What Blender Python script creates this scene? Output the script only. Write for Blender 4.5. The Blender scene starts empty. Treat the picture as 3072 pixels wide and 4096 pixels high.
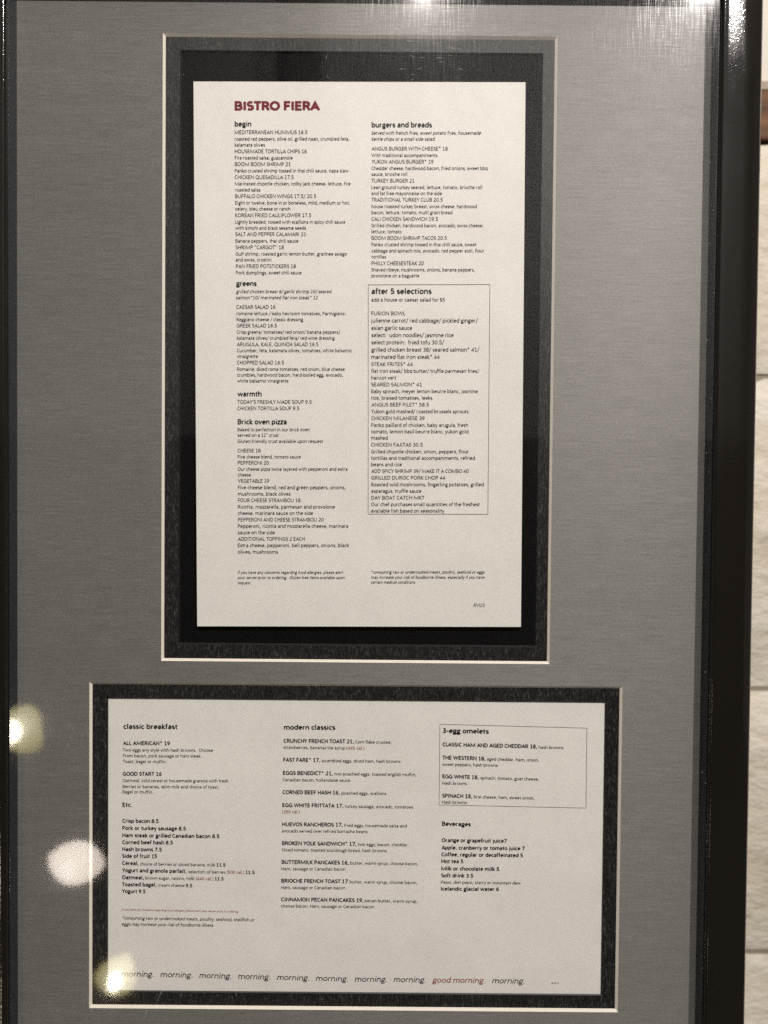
import bpy, math, random
from mathutils import Vector, Matrix
random.seed(7)
S = bpy.context.scene
COL = S.collection
# board space: x right, u up, n out of the picture towards the viewer (metres) -> Blender (x, -n, u)
def B(x, u, n=0.0): return Vector((x, -n, u))

# ---------------------------------------------------------------- camera
cam = bpy.data.cameras.new('camera'); co = bpy.data.objects.new('camera', cam); COL.objects.link(co); S.camera = co
cam.sensor_fit = 'VERTICAL'; cam.sensor_height = 36.0; cam.sensor_width = 27.0; cam.lens = 26.0
cam.clip_start = 0.01; cam.clip_end = 100
rx, ry, rz = -0.0198, -0.0005, 0.0086
Rb = Matrix.Rotation(rz, 3, 'Z') @ Matrix.Rotation(ry, 3, 'Y') @ Matrix.Rotation(rx, 3, 'X')
M3 = Matrix(((1, 0, 0), (0, 0, -1), (0, 1, 0))) @ Rb
co.matrix_world = Matrix.Translation(B(0.0115, 0.001, 0.4918)) @ M3.to_4x4()
cam.dof.use_dof = True; cam.dof.focus_distance = 0.4918; cam.dof.aperture_fstop = 6.8

# ---------------------------------------------------------------- world (dim indoor fill) and exposure
w = bpy.data.worlds.new('World'); S.world = w; w.use_nodes = True
w.node_tree.nodes['Background'].inputs[0].default_value = (1.0, 0.93, 0.87, 1)
w.node_tree.nodes['Background'].inputs[1].default_value = 0.12
S.view_settings.view_transform = 'Standard'; S.view_settings.look = 'None'
S.view_settings.exposure = 0.0; S.view_settings.gamma = 1.0
S.cycles.max_bounces = 8; S.cycles.transparent_max_bounces = 12
S.cycles.use_denoising = False; S.cycles.use_adaptive_sampling = False; S.cycles.sample_clamp_indirect = 4.0

# ---------------------------------------------------------------- helpers
def link(o, parent=None, kind=None, label=None, cat=None, group=None):
    if o.name not in COL.objects: COL.objects.link(o)
    if parent is not None: o.parent = parent
    if kind: o['kind'] = kind
    if label: o['label'] = label
    if cat: o['category'] = cat
    if group: o['group'] = group
    return o
def mesh(name, verts, faces, mat, parent=None, smooth=False, **k):
    me = bpy.data.meshes.new(name); me.from_pydata([tuple(v) for v in verts], [], faces); me.update()
    if smooth:
        for p in me.polygons: p.use_smooth = True
    if mat: me.materials.append(mat)
    return link(bpy.data.objects.new(name, me), parent, **k)
def empty(name, loc, label, cat, group=None):
    o = bpy.data.objects.new(name, None); o.location = loc; o.empty_display_size = .05
    return link(o, None, None, label, cat, group)
def box(x0, x1, u0, u1, n0, n1):
    v = [B(x, u, n) for n in (n0, n1) for u in (u0, u1) for x in (x0, x1)]
    f = [(0, 2, 3, 1), (4, 5, 7, 6), (0, 1, 5, 4), (2, 6, 7, 3), (0, 4, 6, 2), (1, 3, 7, 5)]
    return v, f
def rel(vs, o): return [Vector(v) - Vector(o) for v in vs]
def lathe(prof, seg=40):
    v = []; f = []
    for r, z in prof:
        for k in range(seg):
            a = 2 * math.pi * k / seg; v.append(Vector((r * math.cos(a), r * math.sin(a), z)))
    for i in range(len(prof) - 1):
        for k in range(seg):
            a, b = i * seg + k, i * seg + (k + 1) % seg; f.append((a, b, b + seg, a + seg))
    return v, f

class NT:
    def __init__(s, name):
        s.m = bpy.data.materials.new(name); s.m.use_nodes = True; s.t = s.m.node_tree
        s.t.nodes.clear(); s.out = s.t.nodes.new('ShaderNodeOutputMaterial')
    def n(s, typ, **k):
        nd = s.t.nodes.new(typ)
        for a, b in k.items():
            if a.startswith('_'): setattr(nd, a[1:], b)
            else: nd.inputs[a.replace('__', ' ')].default_value = b
        return nd
    def l(s, a, b): s.t.links.new(a, b)
    def noise(s, scale3, detail=2.0, rough=.5, rot=(0, 0, 0)):
        tc = s.n('ShaderNodeTexCoord'); mp = s.n('ShaderNodeMapping'); mp.inputs['Scale'].default_value = scale3
        mp.inputs['Rotation'].default_value = rot
        s.l(tc.outputs['Object'], mp.inputs['Vector'])
        nz = s.n('ShaderNodeTexNoise'); nz.inputs['Scale'].default_value = 1.0
        nz.inputs['Detail'].default_value = detail; nz.inputs['Roughness'].default_value = rough
        s.l(mp.outputs[0], nz.inputs['Vector']); return nz.outputs['Fac']
    def ramp(s, fac, stops):
        r = s.n('ShaderNodeValToRGB'); e = r.color_ramp.elements
        e[0].position, e[0].color = stops[0][0], (*stops[0][1], 1)
        e[1].position, e[1].color = stops[-1][0], (*stops[-1][1], 1)
        for p, c in stops[1:-1]:
            x = e.new(p); x.color = (*c, 1)
        s.l(fac, r.inputs[0]); return r.outputs['Color']
    def math(s, op, a, b):
        m = s.n('ShaderNodeMath', _operation=op)
        for i, q in enumerate((a, b)):
            if isinstance(q, (int, float)): m.inputs[i].default_value = q
            else: s.l(q, m.inputs[i])
        return m.outputs[0]
    def bump(s, h, strength, dist):
        b = s.n('ShaderNodeBump'); b.inputs['Strength'].default_value = strength; b.inputs['Distance'].default_value = dist
        s.l(h, b.inputs['Height']); return b.outputs['Normal']
    def pbsdf(s, color=None, rough=.5, metal=0., spec=.5, normal=None, colorsock=None, roughsock=None, ior=1.5):
        p = s.n('ShaderNodeBsdfPrincipled')
        if color: p.inputs['Base Color'].default_value = (*color, 1)
        if colorsock is not None: s.l(colorsock, p.inputs['Base Color'])
        p.inputs['Roughness'].default_value = rough; p.inputs['Metallic'].default_value = metal
        p.inputs['Specular IOR Level'].default_value = spec; p.inputs['IOR'].default_value = ior
        if roughsock is not None: s.l(roughsock, p.inputs['Roughness'])
        if normal is not None: s.l(normal, p.inputs['Normal'])
        s.l(p.outputs[0], s.out.inputs['Surface']); return p
def simple(name, col, rough=.5, metal=0., spec=.5, ior=1.5):
    t = NT(name); t.pbsdf(col, rough, metal, spec, ior=ior); return t.m
def glow(name, col, st):
    t = NT(name); e = t.n('ShaderNodeEmission', Strength=st); e.inputs['Color'].default_value = (*col, 1)
    t.l(e.outputs[0], t.out.inputs['Surface']); return t.m

def shade_glow(name, c, rad, st):
    # lit glass: brightest next to the bulb inside, fading towards the rim
    t = NT(name); tc = t.n('ShaderNodeTexCoord'); mp = t.n('ShaderNodeMapping'); mp.inputs['Location'].default_value = tuple(-x for x in c)
    mp.inputs['Scale'].default_value = (1, 0, 1); t.l(tc.outputs['Object'], mp.inputs['Vector'])
    ln = t.n('ShaderNodeVectorMath', _operation='LENGTH'); t.l(mp.outputs[0], ln.inputs[0])
    d = t.math('DIVIDE', ln.outputs['Value'], rad)
    nz = t.noise((60, 60, 60), 2); d = t.math('ADD', d, t.math('MULTIPLY', t.math('SUBTRACT', nz, .5), .35))
    col = t.ramp(d, [(p, q) for p, q, s in st]); k = t.ramp(d, [(p, (s / 16, s / 16, s / 16)) for p, q, s in st])
    e = t.n('ShaderNodeEmission'); t.l(col, e.inputs['Color']); t.l(t.math('MULTIPLY', k, 16.0), e.inputs['Strength'])
    t.l(e.outputs[0], t.out.inputs['Surface']); return t.m

# ---------------------------------------------------------------- materials
def m_greymat():
    t = NT('grey_silk_mat')
    a = t.noise((55, 300, 1050), 2, .6); b = t.noise((7, 30, 160), 3, .6); c = t.noise((600, 300, 1500), 1, .5); d = t.noise((3, 3, 5), 2)
    f = t.math('ADD', t.math('MULTIPLY', a, .40), t.math('MULTIPLY', b, .12))
    f = t.math('ADD', f, t.math('MULTIPLY', c, .34)); f = t.math('ADD', f, t.math('MULTIPLY', d, .14))
    col = t.ramp(f, [(.36, (.140, .136, .128)), (.5, (.186, .181, .171)), (.64, (.236, .229, .217))])
    p = t.pbsdf(None, .52, .25, .5, t.bump(f, .16, .0004), col)
    p.inputs['Anisotropic'].default_value = .8
    cv = t.n('ShaderNodeCombineXYZ'); cv.inputs[2].default_value = 1.0
    t.l(cv.outputs[0], p.inputs['Tangent'])
    return t.m
def m_linen():
    t = NT('black_linen_mat')
    a = t.noise((1350, 400, 260), 2, .6); b = t.noise((1100, 400, 800), 1, .5); c = t.noise((60, 60, 60), 2)
    f = t.math('ADD', t.math('MULTIPLY', a, .6), t.math('MULTIPLY', b, .3)); f = t.math('ADD', f, t.math('MULTIPLY', c, .1))
    col = t.ramp(f, [(.41, (.005, .005, .0055)), (.51, (.013, .0128, .0125)), (.59, (.030, .0295, .0285)), (.70, (.085, .083, .08))])
    t.pbsdf(None, .5, 0, .25, t.bump(f, .5, .0004), col); return t.m
def m_paper():
    t = NT('white_paper')
    a = t.noise((14, 14, 9), 2); b = t.noise((2500, 2500, 2500), 1); c = t.noise((160, 160, 160), 3)
    f = t.math('ADD', t.math('MULTIPLY', a, .3), t.math('MULTIPLY', c, .7))
    col = t.ramp(f, [(.3, (.735, .712, .672)), (.7, (.77, .748, .708))])
    n = t.bump(a, .75, .005); 
    p = t.pbsdf(None, .6, 0, .3, n, col); return t.m
def m_lacquer():
    t = NT('dark_lacquer')
    a = t.noise((420, 420, 420), 2, .6); b = t.noise((60, 60, 25), 3, .6); c = t.noise((900, 900, 900), 1, .5)
    sm = t.ramp(b, [(.42, (.07, .07, .07)), (.68, (.12, .12, .12))])
    h = t.math('ADD', t.math('MULTIPLY', a, .6), t.math('MULTIPLY', t.math('POWER', c, 6.0), 6.0))
    p = t.pbsdf((.010, .0085, .007), .14, 0, .5, t.bump(h, .05, .0005), None, sm, ior=1.55); return t.m
def m_glass():
    t = NT('picture_glass')
    ge = t.n('ShaderNodeNewGeometry'); dt = t.n('ShaderNodeVectorMath', _operation='DOT_PRODUCT')
    t.l(ge.outputs['Normal'], dt.inputs[0]); t.l(ge.outputs['Incoming'], dt.inputs[1])
    ca = t.math('SUBTRACT', 1.0, t.math('ABSOLUTE', dt.outputs['Value'], 0.0))
    f = t.math('ADD', t.math('MULTIPLY', t.math('POWER', ca, 5.0), .9), .078)   # thin pane, two faces, same from both sides
    tr = t.n('ShaderNodeBsdfTransparent'); tr.inputs[0].default_value = (.965, .975, .965, 1)
    g = t.n('ShaderNodeBsdfGlossy', Roughness=0.042)
    mx = t.n('ShaderNodeMixShader'); t.l(f, mx.inputs[0]); t.l(tr.outputs[0], mx.inputs[1]); t.l(g.outputs[0], mx.inputs[2])
    # fine wiping scratches and smears that catch the lamps
    s1 = t.noise((900, 1, 45), 2, .6, (0, .12, 0)); s2 = t.noise((60, 1, 1100), 2, .6, (0, -.1, 0)); sm = t.noise((16, 16, 10), 3, .6)
    g2 = t.n('ShaderNodeBsdfGlossy', Roughness=.15)
    hh = t.math('ADD', t.math('MULTIPLY', s1, 1.45), t.math('MULTIPLY', s2, .55))
    t.l(t.bump(hh, .13, .0003), g2.inputs['Normal'])
    hs = t.n('ShaderNodeMath', _operation='MULTIPLY'); hs.inputs[1].default_value = .5; t.l(hh, hs.inputs[0])
    k = t.ramp(hs.outputs[0], [(.47, (.10, .10, .10)), (.60, (1, 1, 1))])
    s = t.ramp(sm, [(.38, (.25, .25, .25)), (.68, (1, 1, 1))])
    wgt = t.math('MULTIPLY', t.math('MULTIPLY', k, s), SMEAR)
    m2 = t.n('ShaderNodeMixShader'); t.l(wgt, m2.inputs[0]); t.l(mx.outputs[0], m2.inputs[1]); t.l(g2.outputs[0], m2.inputs[2])
    t.l(m2.outputs[0], t.out.inputs['Surface']); return t.m
SMEAR = .012
def m_stone():
    t = NT('cream_split_stone')
    a = t.noise((9, 9, 16), 5, .62); b = t.noise((40, 40, 70), 4, .6); c = t.noise((3, 3, 5), 2)
    f = t.math('ADD', t.math('MULTIPLY', a, .55), t.math('MULTIPLY', b, .25)); f = t.math('ADD', f, t.math('MULTIPLY', c, .2))
    col = t.ramp(f, [(.34, (.46, .41, .31)), (.46, (.62, .57, .46)), (.6, (.72, .68, .59))])
    t.pbsdf(None, .75, 0, .3, t.bump(f, .7, .02), col); return t.m
def m_wood():
    t = NT('brown_wood')
    a = t.noise((5, 60, 60), 4, .6)
    col = t.ramp(a, [(.35, (.06, .024, .008)), (.65, (.19, .085, .028))])
    t.pbsdf(None, .6, 0, .3, t.bump(a, .2, .002), col); return t.m
def m_plaster(name, col):
    t = NT(name); a = t.noise((50, 50, 50), 3)
    c = t.ramp(a, [(.3, tuple(x * .95 for x in col)), (.7, col)])
    t.pbsdf(None, .8, 0, .3, t.bump(a, .15, .002), c); return t.m
GREY = m_greymat(); LINEN = m_linen(); PAPER = m_paper(); LACQ = m_lacquer(); GLASS = m_glass()
STONE = m_stone(); WOOD = m_wood(); PLAST = m_plaster('cream_plaster', (.68, .645, .56)); CEIL = m_plaster('ceiling_paint', (.30, .29, .27)); BACKW = m_plaster('taupe_plaster', (.115, .118, .118))
BEVEL = simple('mat_core_white', (.80, .74, .65), .7); DKBEVEL = simple('mat_core_black', (.012, .012, .013), .5)
BLACK = simple('black_backing', (.0025, .0025, .003), .8, 0, .08)
SPACER = simple('blue_black_spacer', (.016, .02, .027), .4)
INK = simple('black_ink', (.012, .012, .014), .6, 0, .2); GREYINK = simple('grey_ink', (.016, .016, .018), .6, 0, .2)
RED = simple('dark_red_ink', (.17, .009, .022), .6, 0, .2); RED2 = simple('brick_red_ink', (.27, .05, .035), .6, 0, .2)
DARKWALL = simple('dark_panelling', (.012, .009, .007), .6); FLOORM = m_plaster('dark_carpet', (.022, .019, .016))
METAL = simple('black_metal', (.02, .02, .02), .4, .6)
SHADEW = shade_glow('lit_opal_glass', (0, 0, -.004), .064, [(.0, (1.0, .90, .80), 14.0), (1.0, (1.0, .84, .70), 9.0)]); SHADEA = shade_glow('lit_amber_glass', (.004, 0, .006), .066, [(.0, (1.0, .93, .66), 10.0), (.45, (1.0, .90, .50), 5.0), (1.0, (.95, .78, .16), 1.9)]); BULB = glow('lit_bulb', (1.0, .88, .66), 30.0)
LEDS = glow('lit_downlight_lens', (1.0, .9, .78), 12.0); TRIM = simple('downlight_trim', (.7, .68, .64), .4)

# ---------------------------------------------------------------- ceiling lights that light the picture
CE = 1.75; CEIL_U = 2.65
def downlight(x, n, watts, label):
    e = empty('ceiling_light', B(x, CE, n), label, 'ceiling light', 'globe ceiling lights over the menu display')
    v, f = lathe([(.001, .045), (.02, .04), (.036, .027), (.045, .0), (.036, -.027), (.02, -.04), (.001, -.045)]); mesh('globe', v, f, LEDS, e, smooth=True)
    v, f = lathe([(.010, CEIL_U - CE), (.010, .075), (.024, .062), (.024, .043)], 20); mesh('rod', v, f, TRIM, e, smooth=True)
    L = bpy.data.lights.new('lamp_light', 'POINT'); L.energy = watts; L.color = (1.0, .922, .878); L.shadow_soft_size = .03
    lo = bpy.data.objects.new('lamp_light', L); link(lo, e); lo.location = (0, 0, -.078)
LW1, LW2 = 155, 200
downlight(.126, 1.92, LW1, 'globe ceiling light straight above the menu, mirrored at its top middle')
downlight(1.03, 1.905, LW2, 'globe ceiling light up to the right, mirrored near the top right corner')

# ---------------------------------------------------------------- setting mirrored in the glass
FL = -1.45
v, f = box(-4, 4, FL - .05, FL, -.5, 5.0); mesh('floor', v, f, FLOORM, kind='structure')
v, f = box(-4, 4, CEIL_U + .002, CEIL_U + .05, -.5, 5.0); mesh('ceiling', v, f, CEIL, kind='structure')
v, f = box(-4, 4, .30, CEIL_U, 3.2, 3.3); mesh('wall_behind_viewer', v, f, BACKW, kind='structure')
v, f = box(-4, 4, FL, .298, 3.19, 3.3); mesh('panelling_behind_viewer', v, f, DARKWALL, kind='structure')
v, f = box(-.457, -.31, FL, CEIL_U, 3.05, 3.18); mesh('column_behind_viewer', v, f, DARKWALL, kind='structure')

# ---------------------------------------------------------------- stone wall behind the display
WN = -.45
sw = empty('stone_wall', B(0, FL, WN), 'cream stone wall with a brown wood rail seen past the right edge of the frame', 'wall')
so = B(0, FL, WN)
def wpart(name, x0, x1, u0, u1, n0, n1, mat):
    v, f = box(x0, x1, u0, u1, n0, n1); return mesh(name, rel(v, so), f, mat, sw)
wpart('plaster', -2, 2.2, .5290, CEIL_U, WN - .02, WN - .006, PLAST)
wpart('grey_strip', -2, 2.2, .5180, .5285, WN - .02, WN + .002, m_plaster('strip_grey', (.36, .31, .25)))  # narrow greyer band between the plaster and the wood rail
wpart('wood_rail', -2, 2.2, .4576, .5170, WN - .02, WN + .001, WOOD)
wpart('mortar_bed', -2, 2.2, FL, .4575, WN - .03, WN - .0125, m_plaster('mortar', (.30, .26, .20)))
rows_u = [(.4574, .1607, .1), (.1607, -.2424, -.2), (-.2424, -.5871, .25), (-.5871, -1.0, -.1), (-1.0, FL, .2)]
def block(x0, x1, u0, u1):
    nx, ny = 14, 8; g = .0028; v = []; f = []
    ph = [random.uniform(0, 6.28) for _ in range(6)]
    for j in range(ny + 1):
        for i in range(nx + 1):
            s_, t_ = i / nx, j / ny; edge = i in (0, nx) or j in (0, ny)
            x = x0 + g + (x1 - x0 - 2 * g) * s_; u = u0 + g + (u1 - u0 - 2 * g) * t_
            d = .006 * math.sin(9 * x + ph[0]) * math.sin(13 * u + ph[1]) + .004 * math.sin(31 * x + 17 * u + ph[2]) + random.uniform(-.002, .002)
            v.append(B(x, u, WN - (.010 if edge else .0) + d * (.4 if edge else 1)))
    for j in range(ny):
        for i in range(nx):
            a = j * (nx + 1) + i; f.append((a, a + 1, a + nx + 2, a + nx + 1))
    return mesh('stone_block', rel(v, so), f, STONE, sw, smooth=True)
for u1, u0, st in rows_u:
    xs = [st + .8 * k for k in range(-3, 4)]
    xs = [-2] + [x for x in xs if -1.95 < x < 2.15] + [2.2]
    for a, b in zip(xs, xs[1:]): block(a, b, u0, u1)

# ---------------------------------------------------------------- the framed menu display
XL, XR, UB, UT = -.2328, .2253, -.3720, .3338
fm = empty('framed_menu_display', B(0, UB, 0), 'tall dark lacquered frame with grey silk mat and two menu openings behind glass', 'picture frame')
fo = B(0, UB, 0)
OW = .0272
prof = [(.0, -.012), (.0, .0098), (-.0, .0125), (.0004, .0135), (.0013, .0141), (.004, .0144), (.0136, .01445), (.0235, .0144), (.0252, .0137), (.0264, .0122), (.0270, .0100), (.0272, .004), (.0272, -.012)]
def rail(a, b, ia, ib):
    # a,b inner corner points (x,u); outward directions at each corner (mitred)
    v = []; f = []; N = 24
    for k in range(2):
        c, o = (a, ia) if k == 0 else (b, ib)
        for (p, n) in prof: v.append(B(c[0] + o[0] * p, c[1] + o[1] * p, n))
    m = len(prof)
    for i in range(m - 1): f.append((i, i + 1, m + i + 1, m + i))
    f.append(tuple(range(m))); f.append(tuple(range(2 * m - 1, m - 1, -1))); f.append((0, m, 2 * m - 1, m - 1))
    return rel(v, fo), f
g = .00004
for nm, a, b, ia, ib in [('r', (XR, UB + g), (XR, UT - g), (1, -1), (1, 1)), ('l', (XL, UT - g), (XL, UB + g), (-1, 1), (-1, -1)),
                         ('t', (XR - g, UT), (XL + g, UT), (1, 1), (-1, 1)), ('b', (XL + g, UB), (XR - g, UB), (-1, -1), (1, -1))]:
    v, f = rail(a, b, ia, ib)
    o = mesh('frame_rail', v, f, LACQ, fm)
    for p in o.data.polygons: p.use_smooth = len(p.vertices) == 4
    try: o.data.set_sharp_from_angle(angle=math.radians(40))
    except Exception: pass
# glass
GN = .0108
v, f = box(XL + .0002, XR - .0002, UB + .0002, UT - .0002, GN, GN); v = v[:4]
mesh('glass_pane', rel(v, fo), [(0, 1, 3, 2)], GLASS, fm)
# spacers between mat and glass
for x0, x1, u0, u1 in [(XL + .0001, XL + .0009, UB, UT), (XR - .0009, XR - .0001, UB, UT), (XL + .001, XR - .001, UT - .0009, UT - .0001), (XL + .001, XR - .001, UB + .0001, UB + .0009)]:
    v, f = box(x0, x1, u0, u1, .0003, .0100); mesh('spacer', rel(v, fo), f, SPACER, fm)
# mats
def holed(X0, X1, U0, U1, holes, n):
    xs = sorted({X0, X1, *[h[0] for h in holes], *[h[1] for h in holes]}); us = sorted({U0, U1, *[h[2] for h in holes], *[h[3] for h in holes]})
    v = [B(x, u, n) for u in us for x in xs]; f = []; W = len(xs)
    for j in range(len(us) - 1):
        for i in range(W - 1):
            cx, cu = (xs[i] + xs[i + 1]) / 2, (us[j] + us[j + 1]) / 2
            if not any(h[0] < cx < h[1] and h[2] < cu < h[3] for h in holes): f.append((j * W + i, j * W + i + 1, (j + 1) * W + i + 1, (j + 1) * W + i))
    return v, f
def bevel(h, n0, n1, w_):
    x0, x1, u0, u1 = h
    o_ = [(x0, u0), (x1, u0), (x1, u1), (x0, u1)]; i_ = [(x0 + w_, u0 + w_), (x1 - w_, u0 + w_), (x1 - w_, u1 - w_), (x0 + w_, u1 - w_)]
    v = [B(x, u, n0) for x, u in o_] + [B(x, u, n1) for x, u in i_]
    return v, [(k, (k + 1) % 4, (k + 1) % 4 + 4, k + 4) for k in range(4)]
H1 = (-.1361, .1233, -.1094, .3046); H2 = (-.1840, .1723, -.3448, -.1242)
v, f = holed(XL + .0002, XR - .0002, UB + .0002, UT - .0002, [H1, H2], 0.0); gm = mesh('grey_mat', rel(v, fo), f, GREY, fm)
for h in (H1, H2):
    v, f = bevel(h, 0.0, -.0015, .0015); mesh('white_bevel', rel(v, fo), f, BEVEL, gm)
R1 = (-.1253, .1142, -.0985, .2946); R2 = (-.1728, .1620, -.3345, -.1349)
v, f = holed(XL + .002, XR - .002, UB + .002, UT - .002, [R1, R2], -.00152); lm = mesh('black_linen_mat', rel(v, fo), f, LINEN, fm)
v, f = bevel(R1, -.00152, -.0028, .0009); mesh('black_bevel', rel(v, fo), f, DKBEVEL, lm)
v, f = bevel(R2, -.00152, -.0022, .0006); mesh('black_bevel', rel(v, fo), f, DKBEVEL, lm)
v, f = box(R1[0] - .004, R1[1] + .004, R1[2] - .004, R1[3] + .004, -.0040, -.0029); mesh('backing_panel', rel(v, fo), f, BLACK, fm)
v, f = box(XL - .02, XR + .02, UB - .02, UT + .02, -.0118, -.0060); mesh('back_board', rel(v, fo), f, BLACK, fm)
v, f = box(-.03, .02, FL + .02, -.2, -.045, -.0125); mesh('stand_post', rel(v, fo), f, METAL, fm)
v, f = box(-.2, .19, FL, FL + .02, -.2, .18); mesh('stand_base', rel(v, fo), f, METAL, fm)
# specks and scratches on the glass
sv = []; sf = []
def sliver(x, u, dx, du, wd):
    n = GN + .00025; L = math.hypot(dx, du) or 1; px, pu = -du / L * wd / 2, dx / L * wd / 2; k = len(sv)
    sv.extend([B(x - dx / 2, u - du / 2, n), B(x + px, u + pu, n), B(x + dx / 2, u + du / 2, n), B(x - px, u - pu, n)]); sf.append((k, k + 1, k + 2, k + 3))
for _ in range(46):
    a = random.gauss(math.pi / 2.2, .5); L = random.uniform(.0012, .0045)
    x = random.uniform(-.1, XR - .01); u = random.uniform(.12, .325)
    sliver(x, u, L * math.cos(a), L * math.sin(a), random.uniform(.00009, .0002))
for _ in range(60):
    x = random.uniform(XL + .003, XR - .003); u = random.uniform(-.34, .325); a = random.uniform(0, 3.14); L = random.uniform(.0003, .0007)
    sliver(x, u, L * math.cos(a), L * math.sin(a), random.uniform(.00025, .0004))
for _ in range(14):
    sliver(XR - random.uniform(.001, .006), random.uniform(-.34, .25), random.uniform(-.0003, .0003), random.uniform(.0004, .0012), .0004)
for _ in range(60):   # wiped arcs round the mirrored lamps
    a = random.gauss(.0, .16); L = random.uniform(.002, .006); sliver(.036 + random.gauss(0, .012), .315 - abs(random.gauss(0, .02)), L * math.cos(a), L * math.sin(a), .00013)
for _ in range(50):
    a = random.gauss(1.65, .14); L = random.uniform(.002, .007); sliver(.208 - abs(random.gauss(0, .014)), .318 - abs(random.gauss(0, .022)), L * math.cos(a), L * math.sin(a), .00014)
for _ in range(26):
    a = random.gauss(1.7, .2); L = random.uniform(.003, .008); sliver(-.195 + random.gauss(0, .022), -.150 + random.gauss(0, .008), L * math.cos(a), L * math.sin(a), .00013)
sliver(-.150, -.2985, .045, .003, .0002); sliver(-.132, -.326, .009, .019, .00022); sliver(-.142, -.34, .006, .012, .00018)
SCR = NT('scratched_glass'); p = SCR.n('ShaderNodeBsdfPrincipled'); p.inputs['Base Color'].default_value = (.75, .75, .78, 1); p.inputs['Roughness'].default_value = .35
tr = SCR.n('ShaderNodeBsdfTransparent'); mx = SCR.n('ShaderNodeMixShader'); mx.inputs[0].default_value = .42
SCR.l(tr.outputs[0], mx.inputs[1]); SCR.l(p.outputs[0], mx.inputs[2]); SCR.l(mx.outputs[0], SCR.out.inputs['Surface'])
mesh('scratches', rel(sv, fo), sf, SCR.m, fm, kind='stuff')
# ---------------------------------------------------------------- a plain humanist sans drawn as pen strokes (1000 units per em)
def AR(cx, cy, rx, ry, a0, a1, n=0):
    n = n or max(4, int(abs(a1 - a0) / 22))
    return [(cx + rx * math.cos(math.radians(a0 + (a1 - a0) * k / n)), cy + ry * math.sin(math.radians(a0 + (a1 - a0) * k / n))) for k in range(n + 1)]
XH, CH, AH, DH = 428, 595, 690, -165
G = {}
G[' '] = (226, [])
G['a'] = (479, [AR(225, 310, 150, 118, 140, 0) + [(375, 0)], [(375, 250), (235, 250)] + AR(215, 143, 130, 107, 90, 270) + [(260, 38), (375, 110)]])
G['b'] = (525, [[(90, 0), (90, AH)], AR(270, 233, 180, 195, 180, -180)])
G['c'] = (423, [AR(255, 233, 185, 195, 48, 312)])
G['d'] = (525, [[(435, 0), (435, AH)], AR(255, 233, 180, 195, 0, 360)])
G['e'] = (498, [[(75, 240)] + [(428, 240)] + AR(252, 240, 176, 188, 0, 180) + AR(252, 232, 178, 194, 180, 305)])
G['f'] = (305, [[(130, 0)] + AR(235, 555, 105, 110, 180, 70), [(20, XH), (270, XH)]])
G['g'] = (471, [AR(225, 285, 148, 143, 0, 360), [(225, XH), (450, XH)], AR(180, 80, 90, 62, 110, 250) + [(300, 15)] + AR(300, -65, 110, 80, 90, -90) + AR(190, -65, 135, 80, 270, 110)])
G['h'] = (525, [[(90, 0), (90, AH)], AR(262, 275, 172, 153, 165, 0) + [(434, 0)]])
G['i'] = (230, [[(115, 0), (115, XH + 30)], [(115, 585), (115, 660)]])
G['j'] = (239, [[(125, XH + 30), (125, -80)] + AR(40, -80, 85, 85, 0, -80), [(125, 585), (125, 660)]])
G['k'] = (455, [[(90, 0), (90, AH)], [(400, XH + 35), (130, 225), (425, 0)]])
G['l'] = (230, [[(115, 0), (115, AH)]])
G['m'] = (799, [[(90, 0), (90, XH + 35)], AR(245, 275, 155, 153, 165, 0) + [(400, 0)], AR(555, 275, 155, 153, 165, 0) + [(710, 0)]])
G['n'] = (525, [[(90, 0), (90, XH + 35)], AR(262, 275, 172, 153, 165, 0) + [(434, 0)]])
G['o'] = (527, [AR(263, 233, 190, 195, 90, 450)])
G['p'] = (525, [[(90, DH), (90, XH + 35)], AR(270, 233, 180, 195, 180, -180)])
G['q'] = (525, [[(435, DH), (435, XH + 35)], AR(255, 233, 180, 195, 0, 360)])
G['r'] = (349, [[(90, 0), (90, XH + 35)], AR(240, 265, 150, 165, 165, 72)])
G['s'] = (391, [AR(198, 325, 125, 103, 38, 250) + AR(200, 135, 130, 100, 75, -145)])
G['t'] = (335, [[(140, 560), (140, 130)] + AR(232, 130, 92, 95, 180, 290), [(25, XH), (300, XH)]])
G['u'] = (525, [[(90, XH + 35), (90, 190)] + AR(262, 190, 172, 153, 180, 345), [(434, 0), (434, XH + 35)]])
G['v'] = (452, [[(35, XH + 35), (226, 60), (417, XH + 35)]])
G['w'] = (715, [[(40, XH + 35), (190, 60), (357, XH - 20), (525, 60), (675, XH + 35)]])
G['x'] = (433, [[(40, 0), (393, XH + 35)], [(393, 0), (40, XH + 35)]])
G['y'] = (453, [[(35, XH + 35), (226, 45)], [(417, XH + 35), (160, -165), (70, DH)]])
G['z'] = (395, [[(45, XH), (345, XH), (45, 38), (355, 38)]])
G['A'] = (579, [[(30, 0), (290, CH - 45), (550, 0)], [(115, 190), (465, 190)]])
G['B'] = (544, [[(100, 38), (100, CH)] + [(290, CH)] + AR(290, 460, 140, 135, 90, -90) + [(100, 325), (300, 325)] + AR(300, 182, 165, 143, 90, -90) + [(100, 38)]])
G['C'] = (533, [AR(305, 316, 235, 280, 50, 310)])
G['D'] = (615, [[(100, 38), (100, CH), (260, CH)] + AR(260, 316, 285, 279, 80, -80) + [(100, 38)]])
G['E'] = (488, [[(435, CH), (100, CH), (100, 38), (440, 38)], [(100, 325), (405, 325)]])
G['F'] = (459, [[(425, CH), (100, CH), (100, 0)], [(100, 315), (395, 315)]])
G['G'] = (631, [AR(325, 316, 255, 280, 50, 310) + [(545, 80), (545, 310), (350, 310)]])
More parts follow.
